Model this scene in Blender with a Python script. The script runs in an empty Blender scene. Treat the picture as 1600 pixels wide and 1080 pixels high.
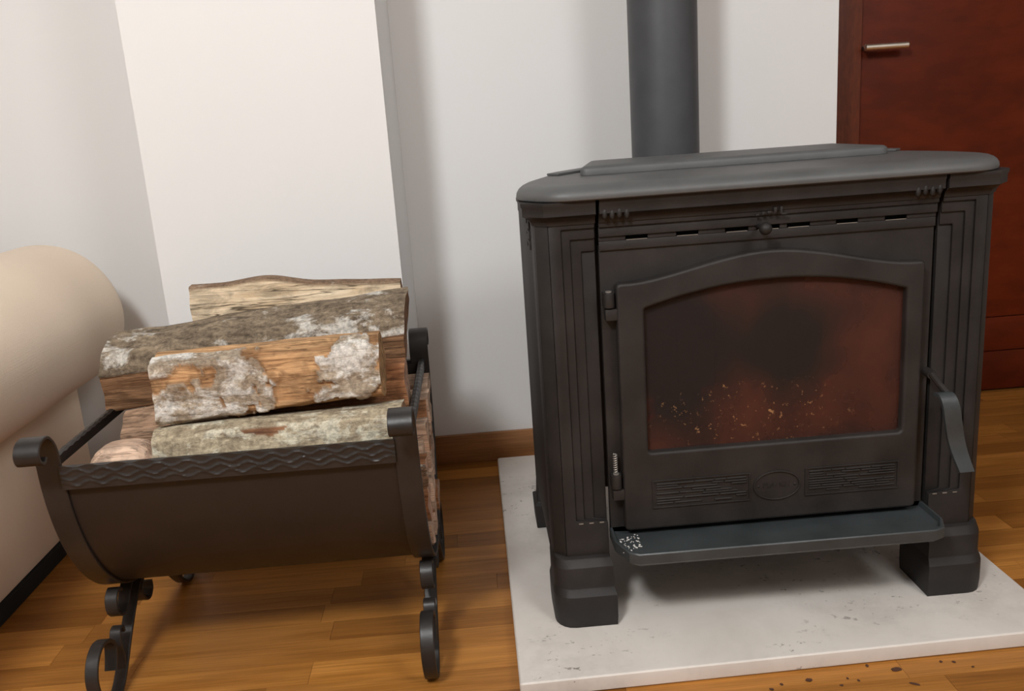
import bpy, bmesh, math, random
from mathutils import Vector, Matrix, noise

random.seed(7)
scene = bpy.context.scene
C = scene.collection

# ------------------------------------------------------------------ camera
rt = Vector((0.99633, -0.0518333, -0.0681156)); up = Vector((0.0787786, 0.2441036, 0.966544)); fw = Vector((0.0334719, 0.9683629, -0.2472912))
cam_d = bpy.data.cameras.new('camera'); cam = bpy.data.objects.new('camera', cam_d); C.objects.link(cam)
M = Matrix((rt, up, -fw)).transposed().to_4x4(); M.translation = Vector((0, 0, 0.93))
cam.matrix_world = M
cam_d.sensor_width = 36; cam_d.lens = 1400 / 1600 * 36; cam_d.clip_start = 0.02
scene.camera = cam

# ------------------------------------------------------------------ light and exposure
scene.view_settings.view_transform = 'Standard'; scene.view_settings.look = 'None'
scene.view_settings.gamma = 1; scene.view_settings.use_curve_mapping = False
scene.view_settings.exposure = 0.14
w = bpy.data.worlds.new('world'); scene.world = w; w.use_nodes = True
w.node_tree.nodes['Background'].inputs[0].default_value = (1, .9, .8, 1)
w.node_tree.nodes['Background'].inputs[1].default_value = 0.05
def area(name, loc, size, power, col, target=None, shape='DISK'):
    d = bpy.data.lights.new(name, 'AREA'); d.shape = shape; d.size = size; d.energy = power; d.color = col
    o = bpy.data.objects.new(name, d); C.objects.link(o); o.location = loc
    if target is not None:
        o.rotation_euler = (Vector(target) - Vector(loc)).to_track_quat('-Z', 'Y').to_euler()
    return o
def bulb(name, loc, r, power, col):
    d = bpy.data.lights.new(name, 'POINT'); d.shadow_soft_size = r; d.energy = power; d.color = col
    o = bpy.data.objects.new(name, d); C.objects.link(o); o.location = loc
bulb('ceiling_lamp_light', (-.70, -.30, 2.22), .18, 136, (.955, .985, 1.0))
bulb('right_fill_light', (1.30, -.50, 2.30), .38, 84, (.97, .985, .99))  # unseen fill light, added to brighten the floor at the right

# ------------------------------------------------------------------ material helpers
def mat(name):
    m = bpy.data.materials.new(name); m.use_nodes = True; nt = m.node_tree
    return m, nt, nt.nodes['Principled BSDF']
def N(nt, typ, **kw):
    n = nt.nodes.new('ShaderNode' + typ)
    for k, v in kw.items():
        if k in n.inputs: n.inputs[k].default_value = v
        else: setattr(n, k, v)
    return n
def ramp(nt, fac, stops):
    r = nt.nodes.new('ShaderNodeValToRGB'); nt.links.new(fac, r.inputs[0])
    e = r.color_ramp.elements
    while len(e) < len(stops): e.new(0.5)
    for i, (p, c) in enumerate(stops):
        e[i].position = p; e[i].color = (c[0], c[1], c[2], 1) if not isinstance(c, (int, float)) else (c, c, c, 1)
    return r.outputs[0]
def coords(nt, scale=(1, 1, 1), kind='Object', rand=0):
    tc = nt.nodes.new('ShaderNodeTexCoord'); mp = nt.nodes.new('ShaderNodeMapping')
    nt.links.new(tc.outputs[kind], mp.inputs[0]); mp.inputs['Scale'].default_value = scale
    if rand:
        oi = nt.nodes.new('ShaderNodeObjectInfo'); mu = N(nt, 'Math', operation='MULTIPLY'); mu.inputs[1].default_value = rand
        nt.links.new(oi.outputs['Random'], mu.inputs[0]); nt.links.new(mu.outputs[0], mp.inputs['Location'])
    return mp.outputs[0]
def noise_n(nt, vec, scale, detail=4, rough=.55, dist=0):
    n = nt.nodes.new('ShaderNodeTexNoise'); nt.links.new(vec, n.inputs['Vector'])
    n.inputs['Scale'].default_value = scale; n.inputs['Detail'].default_value = detail
    n.inputs['Roughness'].default_value = rough; n.inputs['Distortion'].default_value = dist
    return n.outputs[0]
def mixc(nt, fac, a, b, typ='MIX'):
    n = nt.nodes.new('ShaderNodeMix'); n.data_type = 'RGBA'; n.blend_type = typ
    for s, v in ((n.inputs[0], fac), (n.inputs[6], a), (n.inputs[7], b)):
        if isinstance(v, (int, float)): s.default_value = v
        elif isinstance(v, tuple): s.default_value = (*v, 1)
        else: nt.links.new(v, s)
    return n.outputs[2]
def bump(nt, b, h, strength=.3, dist=.002):
    n = nt.nodes.new('ShaderNodeBump'); n.inputs['Strength'].default_value = strength; n.inputs['Distance'].default_value = dist
    nt.links.new(h, n.inputs['Height']); nt.links.new(n.outputs[0], b.inputs['Normal'])

def paint(name, c, var=.02):
    m, nt, b = mat(name); v = coords(nt); n = noise_n(nt, v, 2.5, 3)
    nt.links.new(mixc(nt, n, tuple(x * (1 - var) for x in c), tuple(min(1, x * (1 + var)) for x in c)), b.inputs['Base Color'])
    b.inputs['Roughness'].default_value = .75
    bump(nt, b, noise_n(nt, v, 180, 3), .08, .001); return m
def iron(name, c, rough=.55, var=.35, bs=.25, spec=.5, scale=240):
    m, nt, b = mat(name); v = coords(nt); n = noise_n(nt, v, 14, 5)
    nt.links.new(mixc(nt, ramp(nt, n, [(.3, 0), (.7, 1)]), tuple(x * (1 - var) for x in c), tuple(x * (1 + var) for x in c)), b.inputs['Base Color'])
    b.inputs['Roughness'].default_value = rough; b.inputs['Specular IOR Level'].default_value = spec
    bump(nt, b, noise_n(nt, v, scale, 3), bs, .001); return m
def flat(name, c, rough=.5, metal=0):
    m, nt, b = mat(name); v = coords(nt); n = noise_n(nt, v, 30, 3)
    nt.links.new(mixc(nt, n, tuple(x * .9 for x in c), tuple(min(1, x * 1.1) for x in c)), b.inputs['Base Color'])
    b.inputs['Roughness'].default_value = rough; b.inputs['Metallic'].default_value = metal; return m

M_wall = paint('white_wall_paint', (.80, .79, .78))
M_wall2 = paint('darkened_wall_paint', (.34, .31, .28))  # unseen walls and ceiling, darkened to cut the fill light
M_iron = iron('black_cast_iron', (.0185, .0160, .0150), .58, spec=.38)
M_iron_door = iron('door_cast_iron', (.0205, .0175, .0160), .55, spec=.38)
M_lid = iron('light_grey_cast_iron', (.085, .086, .086), .5, .12, .15)  # lighter grey than the other stove iron
M_tray = iron('tray_cast_iron', (.040, .046, .048), .4, .25)
M_pipe = iron('flue_enamel', (.060, .062, .068), .5, .12, .05, .5, 60)
M_forged = iron('forged_black_steel', (.020, .017, .0155), .42, .3, .3, .5, 120)
M_sheet = iron('dark_sheet_steel', (.018, .0125, .010), .5, .2, .1)
M_dark = flat('matte_black', (.008, .007, .006), .9)
M_worn_glint = flat('worn_metal_and_glints', (.34, .32, .29), .35, .6)  # worn hinge metal, also the colour of painted highlights
M_chrome = flat('brushed_steel', (.85, .80, .72), .33, 1)
M_brick = flat('sooty_firebrick', (.13, .045, .02), .95)

def wood(name, dark, light, along=(1.2, 14, 14), rough=.33, rand=0, hue=.25, coat=.3, bs=.12):
    m, nt, b = mat(name); v = coords(nt, along, 'Object', 60 if rand else 0)
    n = noise_n(nt, v, 3.2, 6, .6, .6); col = ramp(nt, n, [(.3, dark), (.72, light)])
    v2 = coords(nt, (along[0] * 2, along[1] * 9, along[2] * 9), 'Object', 31 if rand else 0)
    f = ramp(nt, noise_n(nt, v2, 4, 3), [(.35, .78), (.65, 1.08)]); col = mixc(nt, 1.0, col, f, 'MULTIPLY')
    if rand:
        oi = nt.nodes.new('ShaderNodeObjectInfo')
        t = ramp(nt, oi.outputs['Random'], [(0, (1 - hue, 1 - hue * 1.15, 1 - hue * 1.4)), (.5, (1, 1, 1)), (1, (1 + hue * .9, 1 + hue, 1 + hue * 1.1))])
        col = mixc(nt, 1.0, col, t, 'MULTIPLY')
    nt.links.new(col, b.inputs['Base Color']); b.inputs['Roughness'].default_value = rough
    b.inputs['Coat Weight'].default_value = coat; b.inputs['Coat Roughness'].default_value = .25
    bump(nt, b, f, bs, .0005); return m
M_plank = wood('oak_parquet', (.305, .117, .020), (.455, .194, .042), (.9, 10, 10), rand=1, hue=.36, coat=.04, rough=.42, bs=.06)
M_plank.node_tree.nodes['Principled BSDF'].inputs['Specular IOR Level'].default_value = .3
M_base = wood('oak_baseboard', (.30, .13, .045), (.42, .19, .07), rough=.45, coat=.05)
M_doorw = wood('mahogany_veneer', (.092, .0125, .0028), (.128, .019, .004), (1, 12, .6), .5, coat=0.0, bs=.05)
for n_ in (M_doorw,):
    n_.node_tree.nodes['Principled BSDF'].inputs['Specular IOR Level'].default_value = .15
M_trimw = wood('mahogany_frame', (.11, .020, .005), (.15, .030, .008), (14, 14, 1), .45, coat=0.05, bs=.05)

# stone slab: pale with grey smudges and small dark specks
M_stone, nt, b = mat('pale_stone'); v = coords(nt)
c = ramp(nt, noise_n(nt, v, 5, 5, .6, .5), [(.3, (.60, .55, .50)), (.65, (.70, .65, .60))])
sm = ramp(nt, noise_n(nt, v, 3.1, 6, .75), [(.50, 0), (.66, .35)])
c = mixc(nt, sm, c, (.36, .33, .30))
sp = ramp(nt, noise_n(nt, coords(nt, (1, 1.4, 1)), 48, 4, .7), [(.62, 0), (.67, 1)])
c = mixc(nt, N(nt, 'Math', operation='MULTIPLY').outputs[0], c, (.12, .10, .08)) if False else c
mu = N(nt, 'Math', operation='MULTIPLY'); nt.links.new(sp, mu.inputs[0]); nt.links.new(ramp(nt, noise_n(nt, v, 3.3, 2), [(.44, 0), (.55, .8)]), mu.inputs[1])
c = mixc(nt, mu.outputs[0], c, (.14, .12, .10))
nt.links.new(c, b.inputs['Base Color']); b.inputs['Roughness'].default_value = .5
bump(nt, b, noise_n(nt, v, 150, 3), .1, .001)

# sofa fabric
M_fabric, nt, b = mat('beige_woven_fabric'); v = coords(nt)
wv = noise_n(nt, coords(nt, (1, 60, 60)), 9, 2); wh = noise_n(nt, coords(nt, (60, 1, 60)), 9, 2)
c = mixc(nt, wv, (.76, .60, .455), (.86, .73, .59)); c = mixc(nt, ramp(nt, noise_n(nt, v, 3, 3), [(.4, 0), (.7, .3)]), c, (.64, .52, .41))
nt.links.new(c, b.inputs['Base Color']); b.inputs['Roughness'].default_value = .9; b.inputs['Sheen Weight'].default_value = .15
bump(nt, b, mixc(nt, .5, wv, wh), .35, .0015)

# glass of the stove door: tinted, with soot stains of their own shape
M_glass, nt, b = mat('sooty_stove_glass'); out = nt.nodes['Material Output']
tr = N(nt, 'BsdfTransparent'); tr.inputs[0].default_value = (.62, .40, .30, 1)
gl = N(nt, 'BsdfGlossy'); gl.inputs[0].default_value = (1, 1, 1, 1); gl.inputs['Roughness'].default_value = .12
fr = N(nt, 'Fresnel', IOR=1.15)
v = coords(nt)
sep = nt.nodes.new('ShaderNodeSeparateXYZ'); tcg = nt.nodes.new('ShaderNodeTexCoord')
b.inputs['Roughness'].default_value = .7
film = ramp(nt, noise_n(nt, v, 9, 5, .6), [(.3, (.032, .0068, .0028)), (.7, (.080, .019, .0075))])
fl = ramp(nt, noise_n(nt, v, 95, 4, .75), [(.615, 0), (.66, 1)])
lowz = N(nt, 'Math', operation='LESS_THAN'); nt.links.new(tcg.outputs['Object'], sep.inputs[0]); nt.links.new(sep.outputs[2], lowz.inputs[0]); lowz.inputs[1].default_value = -.03
mu = N(nt, 'Math', operation='MULTIPLY'); nt.links.new(fl, mu.inputs[0]); nt.links.new(lowz.outputs[0], mu.inputs[1])
FLK = mu.outputs[0]
def blob(cx, cz, rx, rz):
    mp = nt.nodes.new('ShaderNodeMapping'); nt.links.new(tcg.outputs['Object'], mp.inputs[0])
    mp.inputs['Location'].default_value = (-cx / rx, 0, -cz / rz); mp.inputs['Scale'].default_value = (1 / rx, 0, 1 / rz)
    ln = N(nt, 'VectorMath', operation='LENGTH'); nt.links.new(mp.outputs[0], ln.inputs[0])
    ad = N(nt, 'Math', operation='ADD'); nt.links.new(ln.outputs['Value'], ad.inputs[0]); nt.links.new(noise_n(nt, v, 10, 4), ad.inputs[1])
    return ramp(nt, ad.outputs[0], [(.75, .93), (1.0, 0)]) if False else ramp(nt, N2(ad.outputs[0]), [(.62, .97), (1.0, 0)])
def N2(s):
    d = N(nt, 'Math', operation='DIVIDE'); nt.links.new(s, d.inputs[0]); d.inputs[1].default_value = 1.7; return d.outputs[0]
film = mixc(nt, blob(-.165, .03, .12, .17), film, (.006, .003, .003))
film = mixc(nt, blob(.02, .03, .10, .11), film, (.007, .004, .003))
mk = N(nt, 'Math', operation='MULTIPLY'); nt.links.new(FLK, mk.inputs[0]); nt.links.new(blob(-.035, -.085, .16, .075), mk.inputs[1])
film = mixc(nt, mk.outputs[0], film, (.42, .22, .09))
nt.links.new(film, b.inputs['Base Color'])
m1 = N(nt, 'MixShader'); m1.inputs[0].default_value = .74; nt.links.new(tr.outputs[0], m1.inputs[1]); nt.links.new(b.outputs[0], m1.inputs[2])
m2 = N(nt, 'MixShader'); nt.links.new(fr.outputs[0], m2.inputs[0]); nt.links.new(m1.outputs[0], m2.inputs[1]); nt.links.new(gl.outputs[0], m2.inputs[2])
nt.links.new(m2.outputs[0], out.inputs[0])

M_ember, nt, b = mat('glowing_ember'); v = coords(nt)
e = ramp(nt, noise_n(nt, v, 40, 4), [(.45, (.01, .002, 0)), (.65, (1, .10, .01))])
nt.links.new(e, b.inputs['Emission Color']); b.inputs['Emission Strength'].default_value = .5; b.inputs['Base Color'].default_value = (.03, .02, .02, 1)
M_ash = flat('grey_ash', (.22, .17, .13), .95)

# firewood: vertex attributes 'bark' and 'endgrain' steer one material per log
def log_mat(name, sp_d, sp_l, bk_d, bk_l, lichen=(.62, .60, .55), lich=.5, crack=0.0, end=(.42, .25, .14), lscale=11):
    m, nt, b = mat(name)
    at = N(nt, 'Attribute', attribute_name='bark'); ae = N(nt, 'Attribute', attribute_name='endgrain')
    v = coords(nt, (1.5, 14, 14)); vi = coords(nt)
    n = noise_n(nt, v, 5, 7, .65, .8); split = ramp(nt, n, [(.3, sp_d), (.62, sp_l)])
    ncr = noise_n(nt, coords(nt, (1.3, 30, 30)), 3, 3, .5, .5)
    cr = ramp(nt, ncr, [(.470, 0), (.490, 1), (.503, 1), (.525, 0)])
    crm = N(nt, 'Math', operation='MULTIPLY'); nt.links.new(cr, crm.inputs[0]); crm.inputs[1].default_value = .98 if crack else .6
    split = mixc(nt, crm.outputs[0], split, tuple(x * .25 for x in sp_d))
    blot = ramp(nt, noise_n(nt, coords(nt, (1, 2.5, 2.5)), 14, 5, .65, .8), [(.40, .62), (.58, 1.08)]); split = mixc(nt, 1.0, split, blot, 'MULTIPLY')
    nb = noise_n(nt, coords(nt, (3, 8, 8)), 8, 8, .7, .5); barkc = ramp(nt, nb, [(.32, bk_d), (.62, bk_l)])
    nl = noise_n(nt, coords(nt, (1, 1.6, 1.6)), lscale, 6, .68, .4)
    barkc = mixc(nt, ramp(nt, nl, [(.60 - .12 * lich, 0), (.66 - .1 * lich, .85)]), barkc, lichen)
    nf = noise_n(nt, vi, 130, 4, .7)
    barkc = mixc(nt, 1.0, barkc, ramp(nt, nf, [(.35, .62), (.6, 1.15)]), 'MULTIPLY')
    col = mixc(nt, at.outputs['Fac'], split, barkc)
    ag = N(nt, 'Attribute', attribute_name='edge'); col = mixc(nt, ag.outputs['Fac'], col, tuple(x * .45 for x in sp_d))
    ec = mixc(nt, ramp(nt, noise_n(nt, coords(nt, (1, 1, .35)), 70, 5, .65, 1.5), [(.42, 0), (.56, 1)]), tuple(x * .45 for x in end), end)
    col = mixc(nt, ae.outputs['Fac'], col, ec)
    nt.links.new(col, b.inputs['Base Color']); b.inputs['Roughness'].default_value = .85; b.inputs['Specular IOR Level'].default_value = .25
    h = mixc(nt, at.outputs['Fac'], n, nb); bump(nt, b, h, .8, .006)
    return m
L_pale = log_mat('pale_cracked_wood', (.58, .42, .26), (.86, .70, .50), (.15, .09, .055), (.30, .20, .13), crack=1, lich=0, end=(.40, .24, .14))
L_grey = log_mat('grey_lichen_bark_wood', (.20, .10, .05), (.34, .19, .10), (.085, .06, .04), (.31, .24, .165), lichen=(.66, .63, .57), lich=.5, end=(.30, .16, .085), lscale=9)
L_patch = log_mat('orange_wood_patchy_bark', (.33, .155, .065), (.66, .40, .20), (.20, .14, .09), (.44, .36, .27), lichen=(.72, .69, .64), lich=1.0, end=(.52, .32, .16), lscale=12)
L_yell = log_mat('yellow_grey_bark_wood', (.20, .09, .05), (.36, .18, .09), (.20, .15, .10), (.50, .42, .29), lichen=(.62, .58, .46), lich=.7, end=(.45, .28, .17), lscale=16)
L_brown = log_mat('brown_split_wood', (.24, .10, .045), (.44, .21, .10), (.16, .10, .06), (.34, .24, .17), lich=.2, end=(.52, .34, .25))
L_tan = log_mat('tan_rough_wood', (.33, .20, .125), (.50, .33, .22), (.2, .13, .09), (.4, .28, .2), lich=.1, end=(.50, .34, .24))
L_pink = log_mat('pale_pink_wood', (.56, .37, .26), (.70, .50, .37), (.30, .2, .14), (.5, .36, .26), lich=.1, end=(.66, .47, .35))

# ------------------------------------------------------------------ mesh helpers
def link(name, me, m, parent=None):
    o = bpy.data.objects.new(name, me); C.objects.link(o)
    if m and not me.materials: me.materials.append(m)
    if parent: o.parent = parent
    return o
def finish(name, bm, m, parent=None, smooth=False, bev=0, seg=2, origin=None, ang=35):
    bmesh.ops.recalc_face_normals(bm, faces=bm.faces)
    if bev:
        es = [e for e in bm.edges if len(e.link_faces) == 2 and e.calc_face_angle(0) > .5]
        bmesh.ops.bevel(bm, geom=es, offset=bev, segments=seg, affect='EDGES', profile=.6)
    if origin is not None:
        off = Vector(origin) - (world_of(parent) if parent else Vector())
        bmesh.ops.translate(bm, verts=bm.verts, vec=-Vector(origin))
    elif parent:
        off = Vector(); bmesh.ops.translate(bm, verts=bm.verts, vec=-world_of(parent))
    me = bpy.data.meshes.new(name); bm.to_mesh(me); bm.free()
    if smooth or bev:
        for p in me.polygons: p.use_smooth = True
        if bev or smooth == 'angle': me.set_sharp_from_angle(angle=math.radians(ang))
    o = link(name, me, m, parent)
    if origin is not None: o.location = off
    return o
def world_of(o):
    v = Vector()
    while o: v += o.location; o = o.parent
    return v
def thing(name, label, cat, loc, group=None):
    o = bpy.data.objects.new(name, None); C.objects.link(o); o.location = loc; o.empty_display_size = .05
    o['label'] = label; o['category'] = cat
    if group: o['group'] = group
    return o
def tag(o, label, cat, group=None):
    o['label'] = label; o['category'] = cat
    if group: o['group'] = group
    return o
def box(bm, x0, x1, y0, y1, z0, z1):
    vs = [bm.verts.new(p) for p in ((x0, y0, z0), (x1, y0, z0), (x1, y1, z0), (x0, y1, z0), (x0, y0, z1), (x1, y0, z1), (x1, y1, z1), (x0, y1, z1))]
    for f in ((0, 1, 2, 3), (4, 5, 6, 7), (0, 1, 5, 4), (1, 2, 6, 5), (2, 3, 7, 6), (3, 0, 4, 7)):
        bm.faces.new([vs[i] for i in f])
def boxo(name, dims, m, parent=None, bev=0, seg=2, origin=None):
    bm = bmesh.new()
    for d in (dims if isinstance(dims[0], tuple) else [dims]): box(bm, *d)
    return finish(name, bm, m, parent, bev=bev, seg=seg, origin=origin)
def prism(bm, pts, axis, a, b):
    """closed outline pts (u,v) extruded from a to b along axis: 'y' -> (u,w,v); 'z' -> (u,v,w); 'x' -> (w,u,v)"""
    f = {'y': lambda u, v, w: (u, w, v), 'z': lambda u, v, w: (u, v, w), 'x': lambda u, v, w: (w, u, v)}[axis]
    A = [bm.verts.new(f(u, v, a)) for u, v in pts]; B = [bm.verts.new(f(u, v, b)) for u, v in pts]
    n = len(pts)
    bm.faces.new(A); bm.faces.new(B)
    for i in range(n): bm.faces.new([A[i], A[(i + 1) % n], B[(i + 1) % n], B[i]])
def holed(name, outer, inner, y0, y1, m, parent, bev=0, bres=2):
    """plate in the XZ plane with a hole, front at y0, back at y1 (rounded by bev)"""
    cu = bpy.data.curves.new('tmp', 'CURVE'); cu.dimensions = '2D'; cu.fill_mode = 'BOTH'
    for loop in (outer, inner):
        if not loop: continue
        s = cu.splines.new('POLY'); s.points.add(len(loop) - 1); s.use_cyclic_u = True
        for p, (x, z) in zip(s.points, loop): p.co = (x, z, 0, 1)
    cu.extrude = (y1 - y0) / 2 - bev; cu.bevel_depth = bev; cu.bevel_resolution = bres; cu.offset = -bev
    t = bpy.data.objects.new('tmp', cu); C.objects.link(t)
    dg = bpy.context.evaluated_depsgraph_get(); dg.update()
    me = bpy.data.meshes.new_from_object(t.evaluated_get(dg)); me.name = name
    bpy.data.objects.remove(t); bpy.data.curves.remove(cu)
    me.transform(Matrix(((1, 0, 0, 0), (0, 0, -1, (y0 + y1) / 2), (0, 1, 0, 0), (0, 0, 0, 1))))
    if parent: me.transform(Matrix.Translation(-world_of(parent)))
    me.materials.clear()
    for p in me.polygons: p.use_smooth = True; p.material_index = 0
    me.set_sharp_from_angle(angle=math.radians(30))
    return link(name, me, m, parent)
def catmull(P, k=8):
    P = [Vector(p) for p in P]; out = []
    for i in range(len(P) - 1):
        a = P[i - 1] if i else P[0] * 2 - P[1]; b, c = P[i], P[i + 1]; d = P[i + 2] if i + 2 < len(P) else P[-1] * 2 - P[-2]
        for j in range(k):
            t = j / k
            out.append(.5 * ((2 * b) + (c - a) * t + (2 * a - 5 * b + 4 * c - d) * t * t + (3 * b - a - 3 * c + d) * t ** 3))
    out.append(P[-1]); return out
def ribbon(bm, path, x0, x1, th, taper=None):
    """flat bar: path of (y,z), bar stretches from x0 to x1 in x, thickness th"""
    n = len(path); rows = []
    for i, p in enumerate(path):
        a = path[max(0, i - 1)]; c = path[min(n - 1, i + 1)]; t = (c - a).normalized(); nn = Vector((-t.y, t.x))
        k = 1 if not taper else taper(i / (n - 1))
        h = th / 2 * k; xa, xb = (x0 + x1) / 2 - (x1 - x0) / 2 * k, (x0 + x1) / 2 + (x1 - x0) / 2 * k
        q0 = p + nn * h; q1 = p - nn * h; e = min(.0012, th * .2)
        ring = [(xa + e, q0), (xb - e, q0), (xb, q0 - nn * e), (xb, q1 + nn * e), (xb - e, q1), (xa + e, q1), (xa, q1 + nn * e), (xa, q0 - nn * e)]
        rows.append([bm.verts.new((x, q.x, q.y)) for x, q in ring])
    for r, s in zip(rows, rows[1:]):
        for j in range(8): bm.faces.new([r[j], r[(j + 1) % 8], s[(j + 1) % 8], s[j]])
    bm.faces.new(rows[0]); bm.faces.new(rows[-1])
def tube(bm, path, r, seg=10, caps=True):
    path = [Vector(p) for p in path]; rows = []
    t0 = (path[1] - path[0]).normalized(); ref = Vector((0, 0, 1)) if abs(t0.z) < .9 else Vector((1, 0, 0))
    for i, p in enumerate(path):
        t = (path[min(len(path) - 1, i + 1)] - path[max(0, i - 1)]).normalized(); u = t.cross(ref).normalized(); v2 = u.cross(t)
        rr = r[i] if isinstance(r, (list, tuple)) else r
        rows.append([bm.verts.new(p + (u * math.cos(a) + v2 * math.sin(a)) * rr) for a in [2 * math.pi * k / seg for k in range(seg)]])
    for A, B in zip(rows, rows[1:]):
        for j in range(seg): bm.faces.new([A[j], A[(j + 1) % seg], B[(j + 1) % seg], B[j]])
    if caps: bm.faces.new(rows[0]); bm.faces.new(rows[-1])
def ball(bm, c, r, sc=(1, 1, 1), sub=2):
    g = bmesh.ops.create_icosphere(bm, subdivisions=sub, radius=r)
    bmesh.ops.scale(bm, verts=g['verts'], vec=sc); bmesh.ops.translate(bm, verts=g['verts'], vec=c)
def struct(o): o['kind'] = 'structure'; return o

# ------------------------------------------------------------------ the room
H = 2.55; XL, XR, YF, YB, YD = -2.3, 2.5, -2.4, 2.37, 2.61
COLX0, COLX1, COLY = -.696, -.167, 2.0; CORN = .971
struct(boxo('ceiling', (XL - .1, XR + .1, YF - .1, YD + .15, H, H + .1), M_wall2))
bm = bmesh.new(); prism(bm, [(XL, YB), (COLX0, YB), (COLX0, COLY), (COLX1, COLY), (COLX1, YB), (CORN, YB), (CORN, YD + .1), (XL, YD + .1)], 'z', 0, H)
wb = struct(finish('wall_back', bm, M_wall))
boxo('wall_end', (CORN, XR, YD + .02, YD + .1, 0, H), M_wall, wb)
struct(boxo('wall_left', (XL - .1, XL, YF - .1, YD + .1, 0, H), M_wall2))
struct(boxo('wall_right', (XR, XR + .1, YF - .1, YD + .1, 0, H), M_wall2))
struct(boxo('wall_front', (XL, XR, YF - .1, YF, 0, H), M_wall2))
struct(boxo('baseboard_back', (COLX1 + .012, CORN, YB - .014, YB, 0, .083), M_base, bev=.003))
struct(boxo('baseboard_left', (XL, COLX0 - .012, YB - .014, YB, 0, .083), M_base, bev=.003))
struct(boxo('baseboard_column', [(COLX0 - .012, COLX1 + .012, COLY - .012, COLY, 0, .083), (COLX1, COLX1 + .012, COLY, YB - .014, 0, .083), (COLX0 - .012, COLX0, COLY, YB - .014, 0, .083)], M_base))
# door with frame
struct(boxo('trim_1', [(CORN + .003, 1.122, YD - .035, YD + .02, 0, H), (1.122, 2.02, YD - .035, YD + .02, 2.06, 2.16), (1.98, 2.08, YD - .035, YD + .02, 0, 2.06)], M_trimw, bev=.003))
dr = struct(boxo('door_1', (1.126, 1.976, YD - .008, YD + .018, .006, 2.055), M_doorw))
for z0, z1 in ((.006, .128), (.131, .236), (.239, 1.30), (1.303, 2.055)):
    boxo('door_panel', (1.126, 1.976, YD - .016, YD - .008, z0, z1), M_doorw, dr, bev=.0015)
bm = bmesh.new(); hz = 1.047; hy = YD - .062
tube(bm, [(1.118, hy, hz), (1.121, hy, hz), (1.240, hy, hz), (1.243, hy, hz)], [.004, .0095, .0095, .004], 14)
tube(bm, [(1.136, hy, hz), (1.136, YD - .016, hz)], .008, 12)
finish('door_handle', bm, M_chrome, dr, smooth='angle')

# floor: base plus individually laid parquet strips
fl = struct(boxo('floor', (XL - .1, XR + .1, YF - .1, YD + .1, -.05, -.009), M_base))
PW = .0665; PY0 = 1.05
fo = boxo('parquet_field', [(XL, XR, YF, PY0 - .001, -.009, 0)], M_plank, fl); fo['kind'] = 'stuff'
fo = boxo('parquet_field', [(XL, -1.45, PY0, YB, -.009, 0), (2.15, XR, PY0, YD, -.009, 0)], M_plank, fl); fo['kind'] = 'stuff'
meshes = {}
def plank_mesh(L):
    k = round(L, 3)
    if k not in meshes:
        bm = bmesh.new(); box(bm, 0, L - .0006, 0, PW - .0006, -.0088, 0)
        me = bpy.data.meshes.new('plank'); bmesh.ops.recalc_face_normals(bm, faces=bm.faces); bm.to_mesh(me); bm.free(); me.materials.append(M_plank); meshes[k] = me
    return meshes[k]
rng = random.Random(11); row = 0; y = PY0
while y < YD:
    x = -1.45 - rng.random() * .3
    while x < 2.15:
        L = rng.choice((.34, .42, .46, .52)); x0 = max(x, -1.45); x1 = min(x + L, 2.15); x = x + L
        if x1 - x0 < .03: continue
        if y > 1.31 and y + PW < 2.31 and x0 > .03 and x1 < .945: continue
        if y > YB and x0 < CORN: x0 = CORN
        if y > YB - .02 and x1 < CORN: continue
        if y > COLY + .02 and x0 > COLX0 and x1 < COLX1: continue
        if x1 - x0 < .03: continue
        o = link('plank', plank_mesh(x1 - x0), None, fl); o.location = (x0, y, 0)
    y += PW; row += 1

# ------------------------------------------------------------------ hearth slab
bm = bmesh.new(); prism(bm, [(.018, 1.285), (.956, 1.302), (.956, 2.305), (.018, 2.300)], 'z', .0005, .03)
sl = tag(finish('hearth_slab', bm, M_stone, bev=.006, seg=3, origin=(.487, 1.81, 0)), 'pale square stone hearth slab on the floor under the black stove', 'hearth slab')

# ------------------------------------------------------------------ stove
CX = .49
st = thing('wood_stove', 'black cast-iron wood stove with arched glass door standing on pale stone slab', 'stove', (CX, 1.65, .03))
# body: hollow firebox
X0, X1 = CX - .385, CX + .385
body = boxo('firebox', [(X0 + .015, .252, 1.50, 1.895, .27, .775), (.738, X1 - .015, 1.50, 1.895, .27, .775), (.252, .738, 1.50, 1.895, .655, .775),
                 (.252, .738, 1.50, 1.895, .20, .325), (.252, .738, 1.855, 1.895, .325, .655), (.30, .68, 1.52, 1.80, .10, .20)], M_iron, st)
for s in (-1, 1):   # side walls carried down behind the posts
    xa, xb = sorted((CX + s * .390, CX + s * .376)); boxo('side_panel', (xa, xb, 1.562, 1.92, .125, .775), M_iron, st, bev=.003)
    bm = bmesh.new()
    for k, (yy, zz) in enumerate(((0, 0), (0, .018), (0, .036), (.03, .009), (.03, .027), (.06, .0), (.06, .018), (.06, .036))):
        xa, xb = sorted((CX + s * .389, CX + s * .393)); box(bm, xa, xb, 1.565 + yy, 1.592 + yy, .70 + zz, .715 + zz)
    finish('brick_relief', bm, M_iron, st, bev=.0012)
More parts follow.
